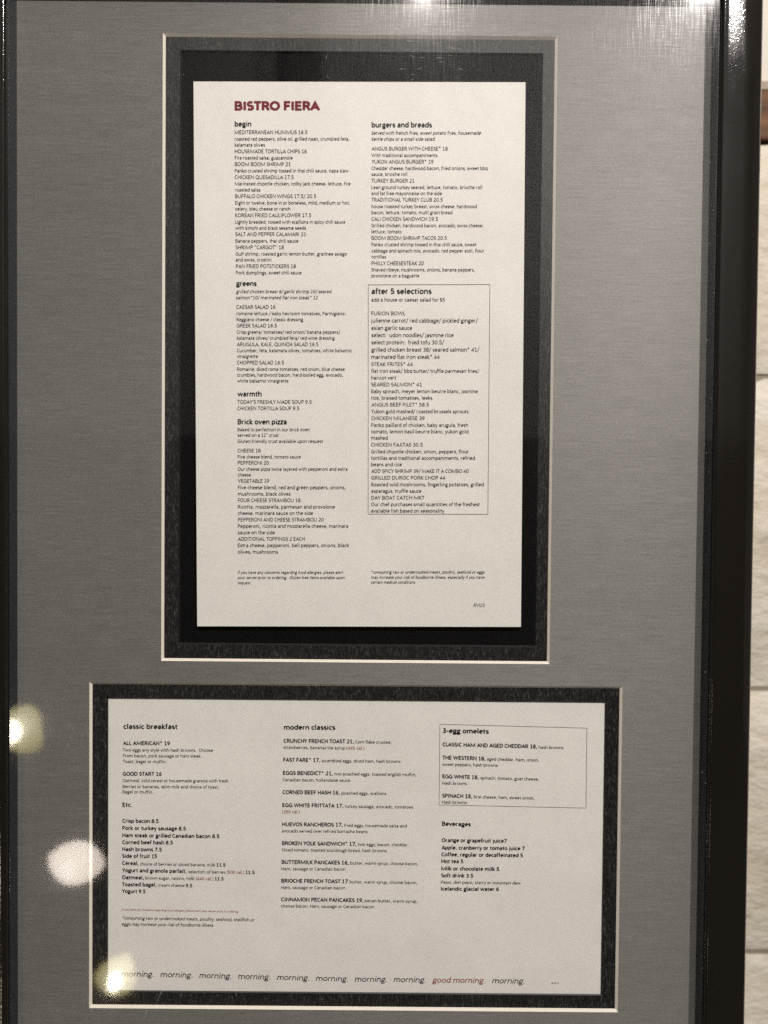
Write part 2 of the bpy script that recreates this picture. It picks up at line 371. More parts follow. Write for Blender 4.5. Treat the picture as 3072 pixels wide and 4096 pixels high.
G['H'] = (623, [[(100, 0), (100, CH + 35)], [(523, 0), (523, CH + 35)], [(100, 325), (523, 325)]])
G['I'] = (252, [[(126, 0), (126, CH + 35)]])
G['J'] = (319, [[(215, CH + 35), (215, 170)] + AR(110, 150, 105, 115, 0, -110)])
G['K'] = (520, [[(100, 0), (100, CH + 35)], [(470, CH + 35), (140, 325), (490, 0)]])
G['L'] = (420, [[(100, CH + 35), (100, 38), (400, 38)]])
G['M'] = (855, [[(100, 0), (100, CH), (427, 90), (755, CH), (755, 0)]])
G['N'] = (646, [[(100, 0), (100, CH), (546, 38), (546, CH + 35)]])
G['O'] = (662, [AR(331, 316, 265, 280, 90, 450)])
G['P'] = (517, [[(100, 0), (100, CH), (280, CH)] + AR(280, 440, 155, 155, 90, -90) + [(100, 285)]])
G['Q'] = (673, [AR(331, 316, 265, 280, 90, 450), [(350, 110), (640, -75)]])
G['R'] = (543, [[(100, 0), (100, CH), (280, CH)] + AR(280, 450, 150, 145, 90, -90) + [(100, 305)], [(300, 305), (480, 0)]])
G['S'] = (459, [AR(235, 450, 155, 145, 40, 250) + AR(230, 178, 165, 143, 75, -145)])
G['T'] = (487, [[(20, CH), (467, CH)], [(243, 0), (243, CH)]])
G['U'] = (642, [[(95, CH + 35), (95, 240)] + AR(321, 240, 226, 205, 180, 360) + [(547, CH + 35)]])
G['V'] = (567, [[(30, CH + 35), (283, 70), (537, CH + 35)]])
G['W'] = (890, [[(35, CH + 35), (235, 70), (445, CH - 40), (655, 70), (855, CH + 35)]])
G['X'] = (519, [[(40, 0), (480, CH + 35)], [(480, 0), (40, CH + 35)]])
G['Y'] = (487, [[(20, CH + 35), (243, 280), (467, CH + 35)], [(243, 0), (243, 290)]])
G['Z'] = (468, [[(45, CH), (425, CH), (45, 38), (430, 38)]])
G['0'] = (507, [AR(253, 316, 180, 280, 90, 450)])
G['1'] = (507, [[(100, 500), (265, CH), (265, 38)], [(105, 38), (430, 38)]])
G['2'] = (507, [AR(240, 440, 155, 155, 145, -20) + [(330, 290), (80, 38), (435, 38)]])
G['3'] = (507, [AR(225, 455, 155, 140, 130, -85) + AR(230, 180, 180, 142, 88, -140)])
G['4'] = (507, [[(475, 170), (55, 170), (335, CH), (335, 0)]])
G['5'] = (507, [[(415, CH), (135, CH), (120, 350)] + AR(225, 205, 195, 167, 100, -140)])
G['6'] = (507, [AR(265, 200, 170, 165, 180, -180), AR(400, 200, 305, 395, 180, 88)])
G['7'] = (507, [[(60, CH), (440, CH), (180, 0)]])
G['8'] = (507, [AR(253, 455, 145, 140, -90, 270), AR(253, 178, 180, 142, 90, 450)])
G['9'] = (507, [AR(243, 430, 170, 165, 0, 360), AR(110, 430, 303, 395, 0, -88)])
G['.'] = (252, [[(126, 0), (126, 100)]])
G[','] = (250, [[(140, 100), (90, -110)]])
G[':'] = (267, [[(133, 0), (133, 100)], [(133, 330), (133, 430)]])
G['/'] = (386, [[(30, -110), (350, 690)]])
G['-'] = (306, [[(40, 240), (266, 240)]])
G['*'] = (498, [[(249, 400), (249, 660)], [(130, 462), (368, 598)], [(130, 598), (368, 462)]])
G['('] = (303, [AR(320, 260, 210, 440, 125, 235)])
G[')'] = (303, [AR(-17, 260, 210, 440, 55, -55)])
G['$'] = (507, G['S'][1] + [[(243, -70), (243, 700)]])
G['\u2019'] = (221, [[(125, 650), (90, 480)]])
G['\u201c'] = (401, [[(140, 480), (110, 650)], [(290, 480), (260, 650)]])
G['\u201d'] = (401, [[(125, 650), (95, 480)], [(275, 650), (245, 480)]])

def ribbon(pts, w, V, Fc, z):
    P = [pts[0]]
    for p in pts[1:]:
        if math.hypot(p[0] - P[-1][0], p[1] - P[-1][1]) > 4: P.append(p)
    if len(P) < 2: return
    h = w / 2; b = len(V); closed = math.hypot(P[0][0] - P[-1][0], P[0][1] - P[-1][1]) < 8 and len(P) > 3
    if closed: P[-1] = P[0]
    def nrm(a, c):
        dx, dy = c[0] - a[0], c[1] - a[1]; L = math.hypot(dx, dy) or 1; return (-dy / L, dx / L)
    for i, p in enumerate(P):
        if closed and i in (0, len(P) - 1): n0, n1 = nrm(P[-2], P[-1]), nrm(P[0], P[1])
        else:
            n0 = nrm(P[i - 1], p) if i else nrm(p, P[1]); n1 = nrm(p, P[i + 1]) if i < len(P) - 1 else n0
        mx, my = n0[0] + n1[0], n0[1] + n1[1]; L = math.hypot(mx, my) or 1; mx, my = mx / L, my / L
        k = h / max(.45, mx * n0[0] + my * n0[1])
        V.append((p[0] + mx * k, p[1] + my * k, z)); V.append((p[0] - mx * k, p[1] - my * k, z))
    for i in range(len(P) - 1): Fc.append((b + 2 * i, b + 2 * i + 1, b + 2 * i + 3, b + 2 * i + 2))
def glyphs(body, wt, shear, serif=0):
    V = []; Fc = []; x = 0
    for ch in body:
        adv, strokes = G[ch]
        for si, st in enumerate(strokes):
            q = [(x + px + shear * py, py) for px, py in st]; ribbon(q, wt, V, Fc, si)
            if serif:
                for e in (st[0], st[-1]):
                    d = st[1] if e is st[0] else st[-2]; L = math.hypot(d[0] - e[0], d[1] - e[1]) or 1; nx, ny = -(d[1] - e[1]) / L, (d[0] - e[0]) / L
                    ribbon([(x + e[0] - nx * serif, e[1] - ny * serif), (x + e[0] + nx * serif, e[1] + ny * serif)], 34, V, Fc, si + 4)
        x += adv + (18 if wt > 100 else 0)
    return V, Fc, x
CAP = 632.0
# lines: style, words, x start, x end, baseline start, baseline end (mm on the sheet)
DINNER = [
 [
  ('t', 'BISTRO FIERA', 26.34, 81.95, 337.67, 337.79),
 ],
 [
  ('h', 'begin', 26.29, 37.23, 327.15, 327.18),
  ('n', 'MEDITERRANEAN HUMMUS 16.5', 26.27, 73.69, 322.24, 322.34),
  ('d', 'roasted red peppers, olive oil, grilled naan, crumbled feta,', 26.24, 100.88, 318.07, 318.23),
  ('d', 'kalamata olives', 26.23, 46.01, 314.25, 314.29),
  ('n', 'HOUSEMADE TORTILLA CHIPS 16', 26.2, 73.2, 310.02, 310.12),
  ('d', 'Fire roasted salsa, guacamole', 26.24, 64.06, 305.96, 306.04),
  ('n', 'BOOM BOOM SHRIMP 21', 26.22, 62.58, 301.79, 301.87),
  ('d', 'Panko crusted shrimp tossed in thai chili sauce, napa slaw', 26.26, 100.42, 297.67, 297.83),
  ('n', 'CHICKEN QUESADILLA 17.5', 26.24, 64.68, 293.43, 293.51),
  ('d', 'Marinated chipotle chicken, colby jack cheese, lettuce, fire', 26.28, 101.78, 289.36, 289.52),
  ('d', 'roasted salsa', 26.31, 42.83, 285.41, 285.44),
  ('n', 'BUFFALO CHICKEN WINGS 17.5/ 20.5', 26.35, 79.35, 281.22, 281.33),
  ('d', 'Eight or twelve, bone in or boneless, mild, medium or hot,', 26.39, 101.25, 277.03, 277.19),
  ('d', 'celery, bleu cheese or ranch', 26.37, 62.39, 273.18, 273.26),
  ('n', 'KOREAN FRIED CAULIFLOWER 17.5', 26.41, 76.09, 268.93, 269.03),
  ('d', 'Lightly breaded, tossed with scallions in spicy chili sauce', 26.39, 98.42, 264.73, 264.88),
  ('d', 'with kimchi and black sesame seeds', 26.43, 72.65, 260.82, 260.92),
  ('n', 'SALT AND PEPPER CALAMARI 21', 26.46, 72.52, 256.74, 256.83),
  ('d', 'Banana peppers, thai chili sauce', 26.5, 67.66, 252.47, 252.56),
  ('n', 'SHRIMP \u201cCARGOT\u201d 18', 26.54, 58.13, 248.26, 248.33),
  ('d', 'Gulf shrimp, roasted garlic lemon butter, gratinee asiago', 26.58, 99.37, 244.11, 244.26),
  ('d', 'and swiss, crostini', 26.62, 49.88, 240.31, 240.35),
  ('n', 'PAN FRIED POTSTICKERS 18', 26.66, 65.97, 236.03, 236.11),
  ('d', 'Pork dumplings, sweet chili sauce', 26.69, 69.69, 231.93, 232.02),
 ],
 [
  ('h', 'greens', 26.72, 40.29, 224.46, 224.49),
  ('i', 'grilled chicken breast 6/ garlic shrimp 10/ seared', 26.69, 89.41, 219.71, 219.84),
  ('i', 'salmon*10/ marinated flat iron steak* 12', 26.67, 80.28, 215.77, 215.88),
  ('n', 'CAESAR SALAD 16', 26.88, 52.45, 209.6, 209.65),
  ('d', 'romaine lettuce / baby heirloom tomatoes, Parmigiano-', 26.92, 98.66, 205.42, 205.57),
  ('d', 'Reggiano cheese / classic dressing', 26.96, 70.59, 201.54, 201.63),
  ('n', 'GREEK SALAD 16.5', 27.0, 53.36, 197.48, 197.53),
  ('d', 'Crisp greens/ tomatoes/ red onion/ banana peppers/', 27.04, 95.04, 193.35, 193.49),
  ('d', 'kalamata olives/ crumbled feta/ red wine dressing', 27.08, 91.3, 189.46, 189.59),
  ('n', 'ARUGULA, KALE, QUINOA SALAD 16.5', 27.05, 80.66, 185.27, 185.38),
  ('d', 'Cucumber, feta, kalamata olives, tomatoes, white balsamic', 27.09, 102.59, 181.32, 181.47),
  ('d', 'vinaigrette', 27.13, 40.87, 177.54, 177.57),
  ('n', 'CHOPPED SALAD 16.5', 27.11, 57.98, 173.35, 173.41),
  ('d', 'Romaine, diced roma tomatoes, red onion, blue cheese', 27.15, 97.96, 169.15, 169.29),
  ('d', 'crumbles, hardwood bacon, hard-boiled egg, avocado,', 27.19, 96.77, 165.36, 165.5),
  ('d', 'white balsamic vinaigrette', 27.17, 60.99, 161.51, 161.58),
 ],
 [
  ('h', 'warmth', 27.25, 43.21, 152.45, 152.48),
  ('n', 'TODAY\u2019S FRESHLY MADE SOUP 9.5', 27.22, 76.21, 147.59, 147.69),
  ('n', 'CHICKEN TORTILLA SOUP 9.5', 27.2, 68.03, 143.37, 143.46),
 ],
 [
  ('h', 'Brick oven pizza', 27.34, 59.66, 134.16, 134.23),
  ('d', 'Baked to perfection in our brick oven', 27.25, 74.69, 129.52, 129.62),
  ('d', 'served on a 12\u201d crust', 27.24, 54.27, 125.83, 125.89),
  ('d', 'Gluten-friendly crust available upon request', 27.22, 83.57, 121.85, 121.96),
  ('n', 'CHEESE 18', 27.24, 42.41, 115.59, 115.62),
  ('d', 'Five cheese blend, tomato sauce', 27.23, 68.87, 111.6, 111.68),
  ('n', 'PEPPERONI 20', 27.26, 47.82, 107.54, 107.58),
  ('d', 'Our cheese pizza twice layered with pepperoni and extra', 27.24, 99.64, 103.48, 103.63),
  ('d', 'cheese', 27.23, 35.96, 99.72, 99.74),
  ('n', 'VEGETABLE 19', 27.27, 47.9, 95.6, 95.64),
  ('e', 'Five cheese blend, red and green peppers, onions,', 27.24, 98.44, 91.29, 91.43),
  ('e', 'mushrooms, black olives', 27.22, 62.05, 87.05, 87.11),
  ('n', 'FOUR CHEESE STRAMBOLI 18', 27.2, 68.69, 82.8, 82.88),
  ('e', 'Ricotta, mozzarella, parmesan and provolone', 27.18, 91.44, 78.48, 78.61),
  ('e', 'cheese, marinara sauce on the side', 27.1, 77.0, 74.29, 74.39),
  ('n', 'PEPPERONI AND CHEESE STRAMBOLI 20', 27.14, 84.0, 69.97, 70.08),
  ('e', 'Pepperoni, ricotta and mozzarella cheese, marinara', 27.12, 100.19, 65.71, 65.85),
  ('e', 'sauce on the side', 27.04, 51.74, 61.45, 61.49),
  ('n', 'ADDITIONAL TOPPINGS 2 EACH', 27.02, 71.46, 57.18, 57.27),
  ('e', 'Extra cheese, pepperoni, bell peppers, onions, black', 26.99, 100.79, 52.91, 53.06),
  ('e', 'olives, mushrooms', 26.97, 53.68, 48.58, 48.63),
 ],
 [
  ('f', 'If you have any concerns regarding food allergies, please alert', 26.85, 97.01, 35.09, 35.23),
  ('f', 'your server prior to ordering.  Gluten free items available upon', 26.83, 97.85, 31.65, 31.79),
  ('f', 'request.', 26.75, 35.83, 28.15, 28.17),
 ],
 [
  ('h', 'burgers and breads', 115.37, 154.73, 326.8, 326.88),
  ('i', 'Served with french fries, sweet potato fries, housemade', 115.26, 186.59, 322.05, 322.21),
  ('i', 'kettle chips or a small side salad.', 115.33, 157.01, 318.18, 318.27),
  ('n', 'ANGUS BURGER WITH CHEESE* 18', 115.34, 164.98, 311.92, 312.03),
  ('d', 'With traditional accompaniments', 115.34, 158.41, 307.75, 307.84),
  ('n', 'YUKON ANGUS BURGER* 19', 115.35, 155.71, 303.57, 303.66),
  ('d', 'Cheddar cheese, hardwood bacon, fried onions, sweet bbq', 115.35, 191.04, 299.45, 299.61),
  ('d', 'sauce, brioche roll', 115.36, 138.65, 295.62, 295.67),
  ('n', 'TURKEY BURGER 21', 115.36, 143.32, 291.38, 291.44),
  ('d', 'Lean ground turkey seared, lettuce, tomato, brioche roll', 115.37, 187.53, 287.2, 287.35),
  ('d', 'and fat free mayonnaise on the side', 115.37, 161.41, 283.3, 283.4),
  ('n', 'TRADITIONAL TURKEY CLUB 20.5', 115.38, 161.9, 279.11, 279.21),
  ('d', 'house roasted turkey breast, swiss cheese, hardwood', 115.39, 184.13, 274.92, 275.06),
  ('d', 'bacon, lettuce, tomato, multi grain bread', 115.39, 168.2, 271.01, 271.12),
  ('n', 'CALI CHICKEN SANDWICH 19.5', 115.4, 158.83, 266.76, 266.85),
  ('d', 'Grilled chicken, hardwood bacon, avocado, swiss cheese,', 115.4, 188.46, 262.61, 262.77),
  ('d', 'lettuce, tomato', 115.41, 135.16, 258.7, 258.74),
  ('n', 'BOOM BOOM SHRIMP TACOS 20.5', 115.41, 164.68, 254.44, 254.54),
  ('d', 'Panko crusted shrimp tossed in thai chili sauce, sweet', 115.42, 183.99, 250.35, 250.49),
  ('d', 'cabbage and spinach mix, avocado, red pepper aioli, flour', 115.43, 189.04, 246.31, 246.47),
  ('d', 'tortillas', 115.43, 124.96, 242.45, 242.47),
  ('n', 'PHILLY CHEESESTEAK 20', 115.38, 149.66, 238.12, 238.19),
  ('d', 'Shaved ribeye, mushrooms, onions, banana peppers,', 115.38, 183.02, 234.02, 234.16),
  ('d', 'provolone on a baguette', 115.39, 146.85, 230.15, 230.22),
 ],
 [
  ('H', 'after 5 selections', 115.4, 154.95, 219.48, 219.56),
  ('e', 'add a house or caesar salad for $5', 115.35, 163.63, 214.48, 214.58),
 ],
 [
  ('n', 'FUSION BOWL', 115.36, 137.74, 205.61, 205.65),
  ('g', 'julienne carrot/ red cabbage/ pickled ginger/', 115.37, 185.43, 200.84, 200.98),
  ('g', 'asian garlic sauce', 115.38, 142.28, 196.07, 196.12),
  ('g', 'select:  udon noodles/ jasmine rice', 115.38, 169.51, 191.35, 191.46),
  ('g', 'select protein:  fried tofu 30.5/', 115.39, 163.35, 186.63, 186.73),
  ('g', 'grilled chicken breast 38/ seared salmon* 41/', 115.4, 186.5, 181.85, 182.0),
  ('g', 'marinated flat iron steak* 44', 115.4, 160.36, 177.13, 177.22),
  ('n', 'STEAK FRITES* 44', 115.35, 142.72, 172.46, 172.52),
  ('e', 'flat iron steak/ bbq butter/ truffle parmesan fries/', 115.36, 186.41, 168.03, 168.17),
  ('e', 'haricot vert', 115.36, 131.73, 163.65, 163.68),
  ('n', 'SEARED SALMON* 41', 115.37, 148.71, 159.21, 159.27),
  ('e', 'Baby spinach, meyer lemon beurre blanc, jasmine', 115.37, 185.66, 154.76, 154.9),
  ('e', 'rice, braised tomatoes, leeks', 115.38, 155.66, 150.43, 150.52),
  ('n', 'ANGUS BEEF FILET* 58.5', 115.39, 153.47, 145.98, 146.06),
  ('e', 'Yukon gold mashed/ roasted brussels sprouts', 115.39, 179.55, 141.53, 141.66),
  ('n', 'CHICKEN MILANESE 39', 115.4, 150.65, 137.08, 137.15),
  ('e', 'Panko paillard of chicken, baby arugula, fresh', 115.45, 179.35, 132.56, 132.69),
  ('e', 'tomato, lemon basil beurre blanc, yukon gold', 115.46, 179.52, 128.33, 128.46),
  ('e', 'mashed', 115.47, 126.33, 124.17, 124.19),
  ('n', 'CHICKEN FAJITAS 30.5', 115.47, 149.47, 119.65, 119.72),
  ('e', 'Grilled chipotle chicken, onion, peppers, flour', 115.41, 179.74, 115.13, 115.26),
  ('e', 'tortillas and traditional accompaniments, refried', 115.41, 183.94, 110.89, 111.02),
  ('e', 'beans and rice', 115.42, 135.78, 106.64, 106.68),
  ('n', 'ADD SPICY SHRIMP 39/ MAKE IT A COMBO 40', 115.43, 179.88, 102.25, 102.38),
  ('n', 'GRILLED DUROC PORK CHOP 44', 115.43, 164.49, 97.86, 97.96),
  ('e', 'Roasted wild mushrooms, fingerling potatoes, grilled', 115.44, 189.85, 93.4, 93.55),
  ('e', 'asparagus, truffle sauce', 115.44, 148.75, 89.14, 89.21),
  ('n', 'DAY BOAT CATCH MKT', 115.45, 150.72, 84.68, 84.74),
  ('e', 'Our chef purchases small quantities of the freshest', 115.39, 187.35, 80.27, 80.41),
  ('e', 'available fish based on seasonality', 115.39, 163.96, 76.01, 76.1),
 ],
 [
  ('f', '*consuming raw or undercooked meats, poultry, seafood or eggs', 115.59, 190.87, 35.47, 35.62),
  ('f', 'may increase your risk of foodborne illness, especially if you have', 115.45, 190.82, 32.02, 32.17),
  ('f', 'certain medical conditions', 115.46, 144.84, 28.72, 28.77),
 ],
 [
  ('i', 'RVI23', 183.64, 191.02, 13.34, 13.35),
 ],
]
BREAKFAST = [
 [
  ('h', 'classic breakfast', 17.72, 54.16, 187.92, 188.07),
 ],
 [
  ('b', 'ALL AMERICAN* 19', 17.51, 49.17, 176.96, 177.08),
  ('s', 'Two eggs any style with hash browns.  Choose', 17.52, 78.19, 172.52, 172.8),
  ('s', 'From bacon, pork sausage or ham steak.', 17.52, 70.44, 168.61, 168.83),
  ('s', 'Toast, bagel or muffin.', 17.53, 46.85, 164.78, 164.79),
 ],
 [
  ('b', 'GOOD START 16', 17.39, 43.67, 156.18, 156.25),
  ('s', 'Oatmeal, cold cereal or housemade granola with fresh', 17.32, 88.56, 151.81, 152.1),
  ('s', 'Berries or bananas, skim milk and choice of toast,', 17.33, 82.17, 147.74, 147.9),
  ('s', 'Bagel or muffin.', 17.34, 37.91, 144.13, 144.15),
 ],
 [
  ('m', 'Etc.', 17.27, 23.91, 135.06, 135.04),
 ],
 [
  ('b', 'Crisp bacon 8.5', 17.22, 41.77, 124.22, 124.19),
  ('b', 'Pork or turkey sausage 8.5', 17.22, 60.17, 119.37, 119.27),
  ('b', 'Ham steak or grilled Canadian bacon 8.5', 17.23, 82.77, 114.44, 114.22),
  ('b', 'Corned beef hash 8.5', 17.24, 51.43, 109.67, 109.65),
  ('b', 'Hash browns 7.5', 17.17, 43.96, 104.97, 104.81),
  ('b', 'Side of fruit 15', 17.1, 40.77, 100.34, 100.31),
  ('b', 'Cereal,', 17.18, 28.18, 95.49, 95.35),
  ('s', 'choice of berries or sliced banana, milk', 29.1, 79.87, 95.2, 94.93),
  ('c', '11.5', 80.87, 86.98, 94.94, 94.91),
  ('b', 'Yogurt and granola parfait,', 17.12, 60.65, 90.63, 90.3),
  ('s', 'selection of berries', 61.79, 86.77, 90.15, 90.05),
  ('r', '(500 cal.)', 87.76, 99.52, 90.06, 90.01),
  ('c', '11.5', 100.52, 106.63, 90.01, 89.99),
  ('b', 'Oatmeal,', 17.05, 31.79, 85.77, 85.66),
  ('s', 'brown sugar, raisins, milk', 32.78, 65.93, 85.67, 85.48),
  ('r', '(440 cal.)', 66.93, 78.77, 85.49, 85.43),
  ('c', '11.5', 79.76, 85.72, 85.44, 85.41),
  ('b', 'Toasted bagel,', 17.06, 40.43, 80.98, 80.87),
  ('s', 'cream cheese', 41.35, 59.38, 80.8, 80.72),
  ('c', '9.5', 60.14, 64.58, 80.65, 80.61),
  ('b', 'Yogurt 9.5', 17.06, 33.03, 76.35, 76.25),
 ],
 [
  ('q', 'If you have any concerns regarding food allergies, please alert your server prior to ordering', 17.08, 95.68, 64.37, 63.56),
  ('j', '*consuming raw or undercooked meats, poultry, seafood, shellfish or', 17.32, 106.64, 58.19, 57.62),
  ('j', 'eggs may increase your risk of foodborne illness', 17.02, 78.9, 54.01, 53.67),
 ],
 [
  ('h', 'modern classics', 125.74, 160.38, 188.32, 188.47),
 ],
 [
  ('b', 'CRUNCHY FRENCH TOAST 21,', 125.59, 172.92, 179.43, 179.41),
  ('s', 'Corn flake crusted,', 173.81, 198.13, 179.35, 179.21),
  ('s', 'strawberries, bananas lite syrup', 125.54, 167.13, 175.22, 175.09),
  ('r', '(495 cal.)', 167.95, 180.01, 175.03, 175.06),
 ],
 [
  ('b', 'FAST FARE* 17,', 125.46, 150.27, 166.6, 166.53),
  ('s', 'scrambled eggs, diced ham, hash browns', 151.23, 204.48, 166.4, 166.3),
 ],
 [
  ('b', 'EGGS BENEDICT* 21,', 125.3, 158.9, 157.69, 157.63),
  ('s', 'two poached eggs, toasted english muffin,', 159.86, 214.98, 157.57, 157.41),
  ('s', 'Canadian bacon, hollandaise sauce', 125.19, 170.65, 153.2, 153.24),
 ],
 [
  ('b', 'CORNED BEEF HASH 16,', 125.11, 163.65, 144.63, 144.61),
  ('s', 'poached eggs, scallions', 164.82, 195.07, 144.55, 144.46),
 ],
 [
  ('b', 'EGG WHITE FRITTATA 17,', 125.02, 166.12, 135.78, 135.71),
  ('s', 'turkey sausage, avocado, tomatoes', 167.15, 213.2, 135.58, 135.41),
  ('r', '(350 cal.)', 124.98, 136.92, 131.49, 131.52),
 ],
 [
  ('b', 'HUEVOS RANCHEROS 17,', 124.89, 165.81, 122.83, 122.76),
  ('s', 'fried eggs, housemade salsa and', 166.77, 209.06, 122.63, 122.5),
  ('s', 'avocado served over refried borracho beans', 124.85, 182.66, 118.47, 118.47),
 ],
 [
  ('b', 'BROKEN YOLK SANDWICH* 17,', 124.9, 175.18, 109.95, 109.81),
  ('s', 'two eggs, bacon, cheddar,', 176.07, 210.28, 109.75, 109.69),
  ('s', 'Sliced tomato, toasted sourdough bread, hash browns', 124.72, 195.69, 105.58, 105.55),
 ],
 [
  ('b', 'BUTTERMILK PANCAKES 16,', 124.77, 170.06, 97.12, 97.01),
  ('s', 'butter, warm syrup, choose bacon,', 171.22, 216.79, 96.95, 96.84),
  ('s', 'Ham, sausage or Canadian bacon', 124.66, 167.82, 92.74, 92.76),
 ],
 [
  ('b', 'BRIOCHE FRENCH TOAST 17', 124.64, 169.74, 84.34, 84.23),
  ('s', 'butter, warm syrup, choose bacon,', 170.77, 216.43, 84.17, 83.99),
  ('s', 'Ham, sausage or Canadian bacon', 124.59, 167.78, 79.96, 79.98),
 ],
 [
  ('b', 'CINNAMON PECAN PANCAKES 19,', 124.57, 180.23, 71.62, 71.46),
  ('s', 'pecan butter, warm syrup,', 181.12, 216.69, 71.4, 71.21),
  ('s', 'choose bacon, Ham, sausage or Canadian bacon', 124.46, 187.42, 67.31, 67.28),
 ],
 [
  ('h', '3-egg omelets', 232.66, 263.69, 186.95, 186.65),
 ],
 [
  ('b', 'CLASSIC HAM AND AGED CHEDDAR 18,', 232.59, 296.26, 177.95, 176.97),
  ('s', 'hash browns', 297.29, 313.93, 176.74, 176.56),
 ],
 [
  ('b', 'THE WESTERN 18,', 232.68, 261.6, 169.02, 168.55),
  ('s', 'aged cheddar, ham, onion,', 262.55, 297.64, 168.47, 167.97),
  ('s', 'sweet peppers, hash browns', 232.57, 269.96, 164.63, 164.23),
 ],
 [
  ('b', 'EGG WHITE 18,', 232.73, 257.22, 156.26, 155.82),
  ('s', 'spinach, tomato, goat cheese,', 258.26, 297.65, 155.67, 155.05),
  ('s', 'Hash browns', 232.7, 249.34, 151.86, 151.69),
 ],
 [
  ('b', 'SPINACH 18,', 232.71, 252.93, 143.16, 142.85),
  ('s', 'brie cheese, ham, sweet onion,', 254.04, 294.88, 142.78, 142.16),
  ('s', 'Hash browns', 232.67, 249.4, 139.0, 138.82),
 ],
 [
  ('m', 'Beverages', 232.75, 252.27, 123.97, 123.73),
 ],
 [
  ('b', 'Orange or grapefruit juice7', 232.62, 276.83, 112.92, 112.73),
  ('b', 'Apple, cranberry or tomato juice 7', 232.59, 288.96, 107.87, 107.7),
  ('b', 'Coffee, regular or decaffeinated 5', 232.56, 287.67, 103.22, 102.96),
  ('b', 'Hot tea 5', 232.61, 247.46, 98.58, 98.54),
  ('b', 'Milk or chocolate milk 5', 232.58, 271.74, 93.6, 93.45),
  ('b', 'Soft drink 3.5', 232.55, 254.32, 88.87, 88.81),
  ('s', 'Pepsi, diet pepsi, starry or mountain dew', 232.51, 286.31, 84.45, 84.26),
  ('b', 'Icelandic glacial water 6', 232.48, 271.66, 79.8, 79.8),
 ],
 [
  ('w', 'morning.', 16.81, 38.49, 19.25, 19.06),
  ('w', 'morning.', 43.12, 64.8, 19.02, 18.67),
  ('w', 'morning.', 69.43, 91.11, 18.59, 18.24),
  ('w', 'morning.', 95.75, 117.43, 18.17, 17.81),
  ('w', 'morning.', 122.07, 143.75, 17.74, 17.39),
  ('w', 'morning.', 148.39, 170.08, 17.31, 16.96),
  ('w', 'morning.', 174.71, 196.4, 16.89, 16.87),
  ('w', 'morning.', 201.03, 222.73, 16.86, 16.73),
  ('W', 'good morning', 227.26, 262.1, 16.7, 16.62),
  ('w', '.', 262.81, 263.4, 16.62, 16.62),
  ('w', 'morning.', 267.79, 289.71, 16.61, 16.5),
 ],
 [
  ('v', 'RVI23', 307.96, 312.94, 16.42, 16.46),
 ],
]
BOX1 = [(113.2, 225.46), (193.15, 225.86), (192.91, 74.9), (113.3, 74.89)]
BOX2 = [(230.54, 192.9), (329.72, 191.11), (329.85, 136.62), (230.54, 137.95)]
# ---------------------------------------------------------------- menus
# style: cap height (mm), bold offset, shear, ink
STY = {'t': (5.25, 182, 0, RED), 'h': (3.15, 148, 0, INK), 'H': (3.45, 146, 0, INK), 'n': (2.42, 98, 0, GREYINK), 'd': (2.22, 98, 0, GREYINK),
       'e': (2.38, 98, 0, INK), 'g': (2.6, 98, 0, INK), 'i': (2.2, 98, .2, GREYINK), 'f': (1.95, 104, .2, INK),
       'b': (2.5, 150, 0, INK), 'c': (2.2, 150, 0, INK), 's': (2.1, 98, 0, GREYINK), 'r': (2.1, 98, 0, RED2), 'm': (2.75, 150, 0, INK),
       'q': (1.35, 90, .2, RED2), 'j': (2.15, 100, .2, INK), 'w': (3.75, 88, .2, INK), 'W': (3.75, 90, .2, RED2), 'v': (1.1, 90, .2, INK)}
def print_lines(name, lines, parent, lift, place=None):
    groups = {}
    for st, tx, x0, x1, y0, y1 in lines:
        cap, off, sh, ink = STY[st]
        v, f, adv = glyphs(tx, off, sh, 70 if st == 't' else 0)
        mnx = min(p[0] for p in v); mxx = max(p[0] for p in v); sx = (x1 - x0) / (mxx - mnx); sy = cap / CAP
        V, Fc = groups.setdefault(ink.name, ([], [], ink))[:2]; b = len(V)
        for x, y, z in v:
            X = x0 + (x - mnx) * sx; k = (X - x0) / (x1 - x0)
            V.append((X / 1e3, -lift - z * 1.2e-5, (y0 + (y1 - y0) * k + y * sy) / 1e3))
        Fc.extend(tuple(b + i for i in q) for q in f)
    for V, Fc, ink in groups.values():
        nm = name if ink is not RED2 or name != 'printed_section' else 'red_print'
        mesh(nm, V, Fc, ink, parent)
def outline(pts, wd, parent, lift):
    V = []; Fc = []
    cx = sum(p[0] for p in pts) / 4; cy = sum(p[1] for p in pts) / 4
    for (x, y) in pts: V.append((x / 1e3, -lift, y / 1e3))
    for (x, y) in pts: V.append(((x - math.copysign(wd, x - cx)) / 1e3, -lift, (y - math.copysign(wd, y - cy)) / 1e3))
    mesh('box_outline', V, [(k, (k + 1) % 4, (k + 1) % 4 + 4, k + 4) for k in range(4)], INK, parent)
def sheet(name, x0, x1, y0, y1, parent):
    v, f = box(x0 / 1e3, x1 / 1e3, y0 / 1e3, y1 / 1e3, -.0003, 0.0); return mesh(name, v, f, PAPER, parent)
dm = empty('dinner_menu', B(-.1116, -.0859, .0008), 'tall white printed sheet headed BISTRO FIERA lying in the upper black opening', 'menu')
lean = math.asin(.0054 / .3556)
dm.rotation_euler = (Matrix.Rotation(lean, 3, 'X') @ Matrix.Rotation(math.radians(-.38), 3, 'Y')).to_euler()
sheet('paper_sheet', -.3, 215.3, 0, 355.8, dm)
bm_ = empty('breakfast_menu', B(-.180, -.344, -.0028), 'wide white printed breakfast sheet with a row of morning along its bottom', 'menu')
sheet('paper_sheet', -2.0, 353.6, .5, 216.4, bm_)
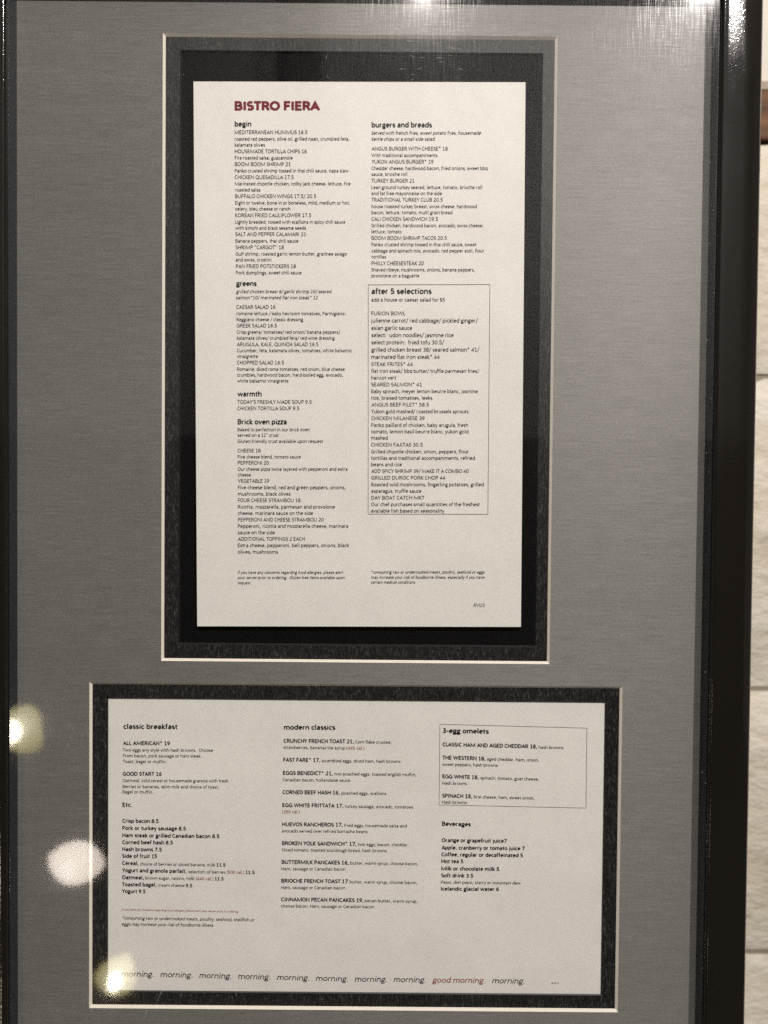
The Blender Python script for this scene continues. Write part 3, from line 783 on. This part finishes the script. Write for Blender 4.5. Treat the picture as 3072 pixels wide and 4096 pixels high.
for i, sc in enumerate(DINNER):
    nm = 'title_lettering' if sc[0][0] == 't' else 'footnote_lettering' if sc[0][0] in 'fi' else 'printed_section'
    print_lines(nm, sc, dm, .00015)
BREAKFAST[-2:-1] = [BREAKFAST[-2][:8], BREAKFAST[-2][8:10], BREAKFAST[-2][10:]]
for i, sc in enumerate(BREAKFAST):
    nm = 'morning_lettering' if sc[0][0] in 'wW' else 'footnote_lettering' if sc[0][0] in 'vq' else 'printed_section'
    print_lines(nm, sc, bm_, .00015)
outline(BOX1, .28, dm, .00016); outline(BOX2, .26, bm_, .00016)

# ---------------------------------------------------------------- pendant lamps mirrored at the lower left
def pendant(x, u, n, kind, tilt, label, sc=1.0):
    e = empty('pendant_lamp', B(x, u, n), label, 'lamp', 'glass pendant lamps mirrored in the picture glass')
    if kind == 'opal':
        v, f = lathe([(.012, .030), (.028, .027), (.045, .016), (.0615, -.004), (.056, -.018), (.043, -.035), (.026, -.047), (.012, -.0515), (.001, -.052)])
        s_ = mesh('lamp_shade', [q * sc for q in v], f, SHADEW, e, smooth=True)
    else:
        v, f = lathe([(.001, .046), (.016, .043), (.030, .030), (.043, .010), (.055, -.010), (.062, -.026), (.056, -.037), (.034, -.044), (.002, -.046)])
        s_ = mesh('lamp_shade', [q * sc for q in v], f, SHADEA, e, smooth=True)
        v, f = lathe([(.001, .026), (.012, .022), (.021, .008), (.021, -.008), (.012, -.022), (.001, -.026)]); bl = mesh('bulb', [q * sc for q in v], f, BULB, e, smooth=True)
        bl.location = tuple(Vector((.010, .062, .006)) * sc)
    s_.rotation_euler = (math.radians(8), math.radians(tilt), 0)
    v, f = lathe([(.012, .046), (.014, .05), (.014, .075), (.006, .085)]); mesh('cap', [q * sc for q in v], f, METAL, e, smooth=True)
    v, f = box(-.0012, .0012, .08 * sc, CEIL_U - u, -.0012, .0012); mesh('cord', v, f, METAL, e)
LQ = 1.15
def mir(gx, gu, dx, du): return gx + dx * LQ, gu + du * LQ, GN + LQ
pendant(*mir(-.2245, -.1500, -.491, -.315), 'amber', 24, 'amber glass pendant lamp mirrored at the left edge, highest of the three')
pendant(*mir(-.1871, -.2370, -.4136, -.4968), 'opal', 14, 'white opal glass pendant lamp mirrored beside the breakfast menu')
pendant(*mir(-.1580, -.3115, -.359, -.651), 'amber', 22, 'amber glass pendant lamp mirrored over the first morning, lowest of the three', .76)
